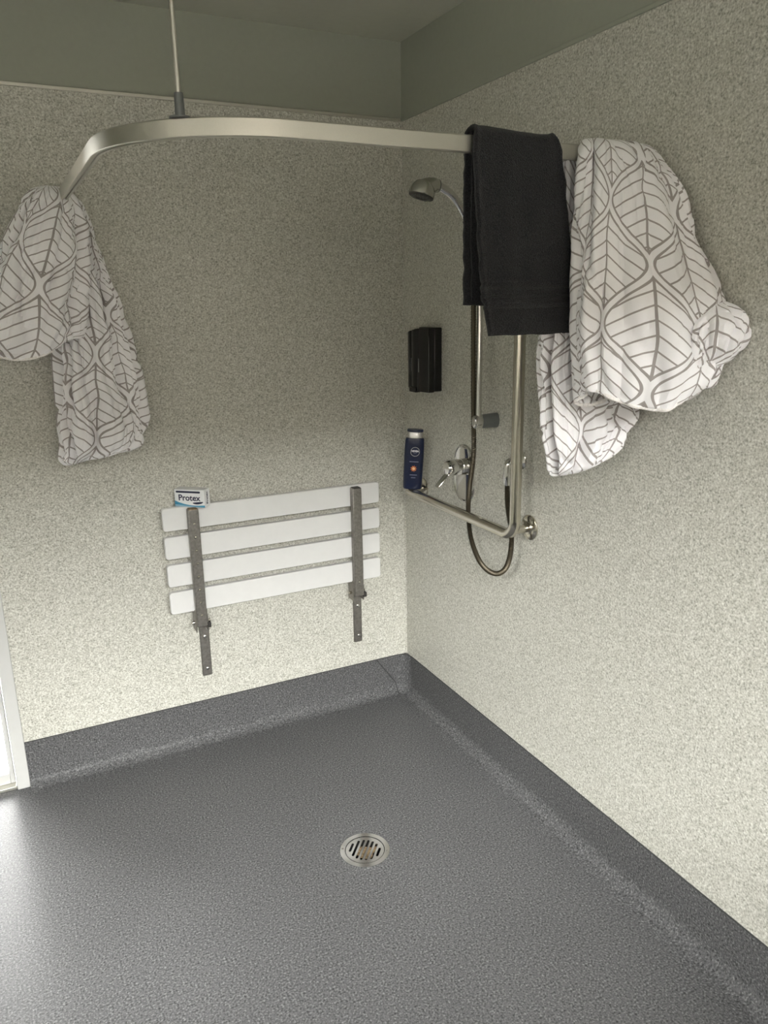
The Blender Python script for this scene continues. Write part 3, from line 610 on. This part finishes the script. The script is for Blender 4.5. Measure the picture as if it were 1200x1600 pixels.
# outer sheet: back hem -> over the rail -> front hem
pth = [(-1.132, 1.546), (-1.136, 1.70), (-1.146, 1.83)] + arc + [(-1.193, 1.80), (-1.200, 1.70), (-1.203, 1.487)]
def lerp_tab(tab):
    def f(s):
        for (a, va), (b, vb) in zip(tab, tab[1:]):
            if s <= b: return va + (vb - va) * (s - a) / (b - a)
        return tab[-1][1]
    return f
towel_sheet('outer_sheet', pth, lerp_tab([(0, -0.450), (0.40, -0.458), (0.47, -0.460), (0.50, -0.466), (0.55, -0.470), (0.75, -0.461), (0.90, -0.450), (1, -0.434)]), lerp_tab([(0, -0.215), (0.42, -0.250), (0.48, -0.268), (0.52, -0.252), (0.6, -0.242), (0.8, -0.228), (1, -0.222)]), 0.010, 170, 60, 1.7,
            ribs=((0.868, -0.0045), (0.876, 0.0035), (0.894, -0.0045), (0.902, 0.0035), (0.92, -0.0045), (0.928, 0.0035)))
pth2 = [(-1.147, 1.556), (-1.150, 1.70), (-1.153, 1.82)] + [(y * 0.62 - 1.168 * 0.38, z - 0.0065) for y, z in arc] + [(-1.183, 1.80), (-1.189, 1.70), (-1.191, 1.484)]
towel_sheet('inner_sheet', pth2, lerp_tab([(0, -0.438), (0.5, -0.450), (1, -0.424)]), lerp_tab([(0, -0.22), (0.5, -0.262), (1, -0.224)]), 0.008, 120, 44, 6.1)

# ------------------------------------------------------------------ shower curtains
def catmull(tab, t):
    """tab rows of equal-length tuples, t in 0..1 over rows"""
    n = len(tab) - 1; f = min(max(t, 0), 0.99999) * n; i = int(f); f -= i
    g = lambda k: tab[min(max(k, 0), n)]
    return [0.5 * (2 * b + (c - a) * f + (2 * a - 5 * b + 4 * c - d) * f * f + (3 * b - a - 3 * c + d) * f ** 3) for a, b, c, d in zip(g(i - 1), g(i), g(i + 1), g(i + 2))]
def drape(name, par, rows, folds, seed, closed_bottom=False, closed_top=True, nu=150, nv=80, rim=None, uvs=(1.0, 1.0), uvo=(0, 0), crumple=0.004, sharp=0.75, gain=1.5, hem=0.0):
    """a gathered lobe of cloth. rows (top to bottom): Lx,Ly,Lz, Rx,Ry,Rz, front depth, back depth, fold amplitude"""
    bm = bmesh.new(); uvl = bm.loops.layers.uv.new('cloth'); G = []; UV = []
    ln = 0; prev = None
    wmax = max((Vector(r[3:6]) - Vector(r[0:3])).length for r in rows)
    for i in range(nv + 1):
        t = i / nv; r = catmull(rows, t); L = Vector(r[0:3]); Rv = Vector(r[3:6]); df, db, amp = r[6:9]
        mid = (L + Rv) / 2; half = (Rv - L) / 2; hd_ = Vector((half.x, half.y, 0)); 
        nrm = Vector((hd_.y, -hd_.x, 0)).normalized() if hd_.length > 1e-6 else Vector((0, -1, 0))
        if prev is not None: ln += (mid - prev).length
        prev = mid; row = []; ur = []
        for j in range(nu + 1):
            a = 2 * PI * j / nu - PI / 2 * 1.0          # seam at the back
            c, s = math.cos(a), math.sin(a)
            c2 = math.copysign(abs(c) ** 0.85, c); dep = df if s > 0 else db
            p = mid + half * c2 + nrm * (dep * math.copysign(abs(s) ** 0.8, s))
            out = (half.normalized() * c * 0.5 + nrm * s).normalized()
            fo = 0
            for k, w, ph, dr_ in folds:
                q = math.sin(k * a + ph + dr_ * t + 0.7 * noise.noise(Vector((a, t * 2, seed + k))))
                fo += w * (2 * abs(q) ** sharp - 1)
            rn = abs(noise.noise(Vector((a * 1.5 + seed, t * 2.6 + 0.35 * a, seed)))); rn2 = abs(noise.noise(Vector((a * 2.6, t * 5.5 - 0.5 * a, seed + 20))))
            fo -= 0.9 * max(0, 1 - rn / 0.16) + 0.45 * max(0, 1 - rn2 / 0.14)
            p = p + out * (amp * gain * fo)
            p += Vector((noise.noise(Vector((p.x * 16, p.z * 16, seed))), noise.noise(Vector((p.x * 16, p.z * 16, seed + 7))), 0.6 * noise.noise(Vector((p.x * 14, p.z * 14, seed + 3))))) * crumple * min(1, t * 4)
            if rim: p += rim(a, t)
            row.append(p)
            ur.append(((j / nu) * wmax * 2.45 * uvs[0] + uvo[0] + 0.012 * noise.noise(Vector((a, t * 3, seed))), -ln * uvs[1] + uvo[1] + 0.02 * c))
        G.append(row); UV.append(ur)
    V = [[bm.verts.new(p - Vector(par.location)) for p in row[:-1]] for row in G]
    for i in range(nv):
        for j in range(nu):
            j2 = (j + 1) % nu
            f = bm.faces.new((V[i][j], V[i][j2], V[i + 1][j2], V[i + 1][j]))
            for l, (a, b) in zip(f.loops, ((i, j), (i, j + 1), (i + 1, j + 1), (i + 1, j))): l[uvl].uv = UV[a][b]
    if closed_bottom:
        f = bm.faces.new(V[-1])
        for l, j in zip(f.loops, range(nu)): l[uvl].uv = UV[-1][j]
    if closed_top:
        f = bm.faces.new(V[0][::-1])
        for l in f.loops: l[uvl].uv = UV[0][0]
    if hem:
        hb = bmesh.new(); ring = G[-1][:-1]; n = len(ring); rr = []
        for i in range(n + 1):
            c = ring[i % n]; tg = (ring[(i + 1) % n] - ring[i - 1]).normalized(); n1 = Vector((0, 0, 1)); n1 = (n1 - tg * n1.dot(tg)).normalized(); n2 = tg.cross(n1)
            rr.append([c + (n1 * math.cos(2 * PI * k / 8) * 1.9 + n2 * math.sin(2 * PI * k / 8)) * hem - Vector(par.location) for k in range(8)])
        rings_to_mesh(hb, rr, True, False, False); obj('hem', hb, 'hem', par)
    o = obj(name, bm, 'curtain', par)
    if not closed_bottom:
        sm = o.modifiers.new('thickness', 'SOLIDIFY'); sm.thickness = 0.0016; sm.offset = 0
    return o

# right curtain: thrown over the rail beside the wall
rc = tag(empty('shower_curtain', (-0.12, -1.2, 1.87)), 'white leaf-print shower curtain bunched over the rail between towel and right wall', 'shower curtain', 'leaf-print shower curtains')
def rimA(a, t):
    c, s = math.cos(a), math.sin(a); w = max(0, (t - 0.55) / 0.45) ** 2
    lift = (0.036 * max(0, s) * max(0, -c * 0.8 + 0.35) + 0.012 * math.sin(3 * a) + (0.05 * max(0, c) ** 3)) * w
    flare = Vector((0, 0, 0))
    return Vector((0, 0, lift)) + flare
A = [(-0.176, -1.180, 1.884, -0.035, -1.180, 1.882, 0.012, 0.012, 0.003),
     (-0.200, -1.205, 1.872, -0.028, -1.195, 1.872, 0.030, 0.040, 0.007),
     (-0.216, -1.222, 1.840, -0.024, -1.225, 1.838, 0.040, 0.050, 0.010),
     (-0.226, -1.236, 1.770, -0.022, -1.290, 1.765, 0.046, 0.055, 0.013),
     (-0.240, -1.246, 1.680, -0.022, -1.345, 1.670, 0.052, 0.060, 0.014),
     (-0.246, -1.252, 1.590, -0.022, -1.410, 1.575, 0.056, 0.060, 0.014),
     (-0.246, -1.252, 1.500, -0.024, -1.445, 1.490, 0.060, 0.062, 0.014),
     (-0.240, -1.252, 1.420, -0.026, -1.448, 1.410, 0.062, 0.062, 0.013),
     (-0.228, -1.250, 1.352, -0.032, -1.425, 1.345, 0.060, 0.062, 0.011),
     (-0.224, -1.250, 1.338, -0.036, -1.420, 1.330, 0.056, 0.058, 0.010)]
FA = [(3.5, 0.55, 0.4, 0.5), (5.0, 0.5, 1.9, -0.6), (8.0, 0.22, 0.3, 0.8)]
FA = [(3, 0.55, 0.4, 0.5), (5, 0.5, 1.9, -0.6), (8, 0.22, 0.3, 0.8)]
drape('front_drape', rc, A, FA, 2.0, rim=rimA, uvs=(1.0, 1.0), uvo=(0.02, 0.05), hem=0.0022, gain=1.05)
Bq = [(-0.215, -1.150, 1.868, -0.080, -1.165, 1.868, 0.010, 0.010, 0.002),
      (-0.222, -1.146, 1.830, -0.060, -1.165, 1.830, 0.026, 0.022, 0.006),
      (-0.226, -1.140, 1.700, -0.030, -1.170, 1.700, 0.034, 0.030, 0.009),
      (-0.238, -1.140, 1.560, -0.020, -1.180, 1.560, 0.040, 0.036, 0.011),
      (-0.242, -1.140, 1.440, -0.020, -1.188, 1.430, 0.046, 0.040, 0.012),
      (-0.228, -1.140, 1.330, -0.020, -1.192, 1.320, 0.048, 0.042, 0.012),
      (-0.212, -1.138, 1.240, -0.026, -1.190, 1.250, 0.046, 0.040, 0.012),
      (-0.196, -1.135, 1.170, -0.058, -1.175, 1.195, 0.036, 0.032, 0.010),
      (-0.186, -1.132, 1.146, -0.100, -1.155, 1.166, 0.020, 0.018, 0.005),
      (-0.170, -1.132, 1.143, -0.130, -1.148, 1.156, 0.008, 0.008, 0.002)]
drape('rear_drape', rc, Bq, [(4, 0.6, 1.1, 0.9), (7, 0.4, 0.2, -0.8), (11, 0.2, 0.5, 1.2)], 5.0, closed_bottom=True, uvs=(1.0, 1.0), uvo=(0.07, 0.11), crumple=0.009, gain=1.8)
# rolled corner of the hem on the right
Cq = [(-0.070, -1.440, 1.535, -0.034, -1.452, 1.545, 0.008, 0.006, 0.002),
      (-0.084, -1.440, 1.515, -0.024, -1.476, 1.532, 0.018, 0.012, 0.005),
      (-0.090, -1.440, 1.485, -0.020, -1.492, 1.505, 0.024, 0.016, 0.007),
      (-0.090, -1.436, 1.450, -0.020, -1.494, 1.470, 0.026, 0.018, 0.007),
      (-0.084, -1.426, 1.415, -0.022, -1.478, 1.438, 0.022, 0.018, 0.006),
      (-0.076, -1.418, 1.396, -0.030, -1.452, 1.418, 0.016, 0.014, 0.004)]
drape('hem_roll', rc, Cq, [(2, 0.7, 0.8, 2.4), (3, 0.5, 0.2, -1.8)], 8.0, closed_bottom=False, nu=70, nv=36, uvs=(1.0, 1.0), uvo=(0.03, 0.02), crumple=0.006, hem=0.0018)

# left curtain: thrown over the end of the rail at the back wall
lc = tag(empty('shower_curtain', (-1.14, -0.1, 1.87)), 'white leaf-print shower curtain bunched over the rail end at the back wall', 'shower curtain', 'leaf-print shower curtains')
LA = [(-1.185, -0.150, 1.878, -1.130, -0.140, 1.876, 0.012, 0.012, 0.002),
      (-1.215, -0.160, 1.862, -1.105, -0.140, 1.845, 0.030, 0.030, 0.006),
      (-1.255, -0.165, 1.810, -1.095, -0.145, 1.790, 0.042, 0.040, 0.010),
      (-1.295, -0.165, 1.735, -1.100, -0.150, 1.720, 0.052, 0.046, 0.013),
      (-1.335, -0.165, 1.650, -1.112, -0.155, 1.640, 0.060, 0.050, 0.015),
      (-1.370, -0.165, 1.570, -1.122, -0.160, 1.560, 0.066, 0.054, 0.015),
      (-1.398, -0.165, 1.500, -1.132, -0.160, 1.490, 0.068, 0.056, 0.014),
      (-1.412, -0.165, 1.450, -1.148, -0.160, 1.448, 0.062, 0.052, 0.012),
      (-1.408, -0.165, 1.432, -1.165, -0.160, 1.430, 0.050, 0.044, 0.009)]
def rimL(a, t):
    c, s = math.cos(a), math.sin(a); w = max(0, (t - 0.6) / 0.4) ** 2
    return Vector((0, 0, (0.050 * max(0, c) ** 2 + 0.010 * math.sin(3 * a)) * w))
drape('upper_drape', lc, LA, [(3, 0.6, 0.9, 0.4), (5, 0.4, 0.1, -0.7), (8, 0.2, 1.3, 0.8)], 11.0, rim=rimL, uvs=(1.0, 1.0), uvo=(0.05, 0.02), hem=0.0018, gain=1.5)
LB = [(-1.148, -0.075, 1.868, -1.102, -0.075, 1.862, 0.010, 0.010, 0.002),
      (-1.159, -0.080, 1.850, -1.085, -0.080, 1.842, 0.026, 0.022, 0.005),
      (-1.155, -0.085, 1.780, -1.064, -0.085, 1.772, 0.038, 0.030, 0.009),
      (-1.161, -0.090, 1.660, -1.040, -0.090, 1.650, 0.046, 0.036, 0.012),
      (-1.176, -0.092, 1.540, -1.020, -0.092, 1.530, 0.052, 0.040, 0.014),
      (-1.192, -0.094, 1.410, -1.000, -0.094, 1.400, 0.056, 0.044, 0.015),
      (-1.208, -0.095, 1.290, -0.982, -0.095, 1.285, 0.058, 0.046, 0.015),
      (-1.218, -0.095, 1.190, -0.978, -0.095, 1.195, 0.056, 0.044, 0.014),
      (-1.221, -0.095, 1.130, -1.001, -0.095, 1.140, 0.044, 0.036, 0.011),
      (-1.213, -0.095, 1.102, -1.046, -0.095, 1.118, 0.024, 0.020, 0.006),
      (-1.203, -0.095, 1.095, -1.082, -0.095, 1.114, 0.008, 0.008, 0.002)]
drape('lower_drape', lc, LB, [(3, 0.5, 0.6, 0.6), (5, 0.5, 1.5, -0.6), (9, 0.2, 0.2, 1.0)], 15.0, closed_bottom=True, uvs=(1.0, 1.0), uvo=(0.0, 0.06), crumple=0.009, gain=1.7)
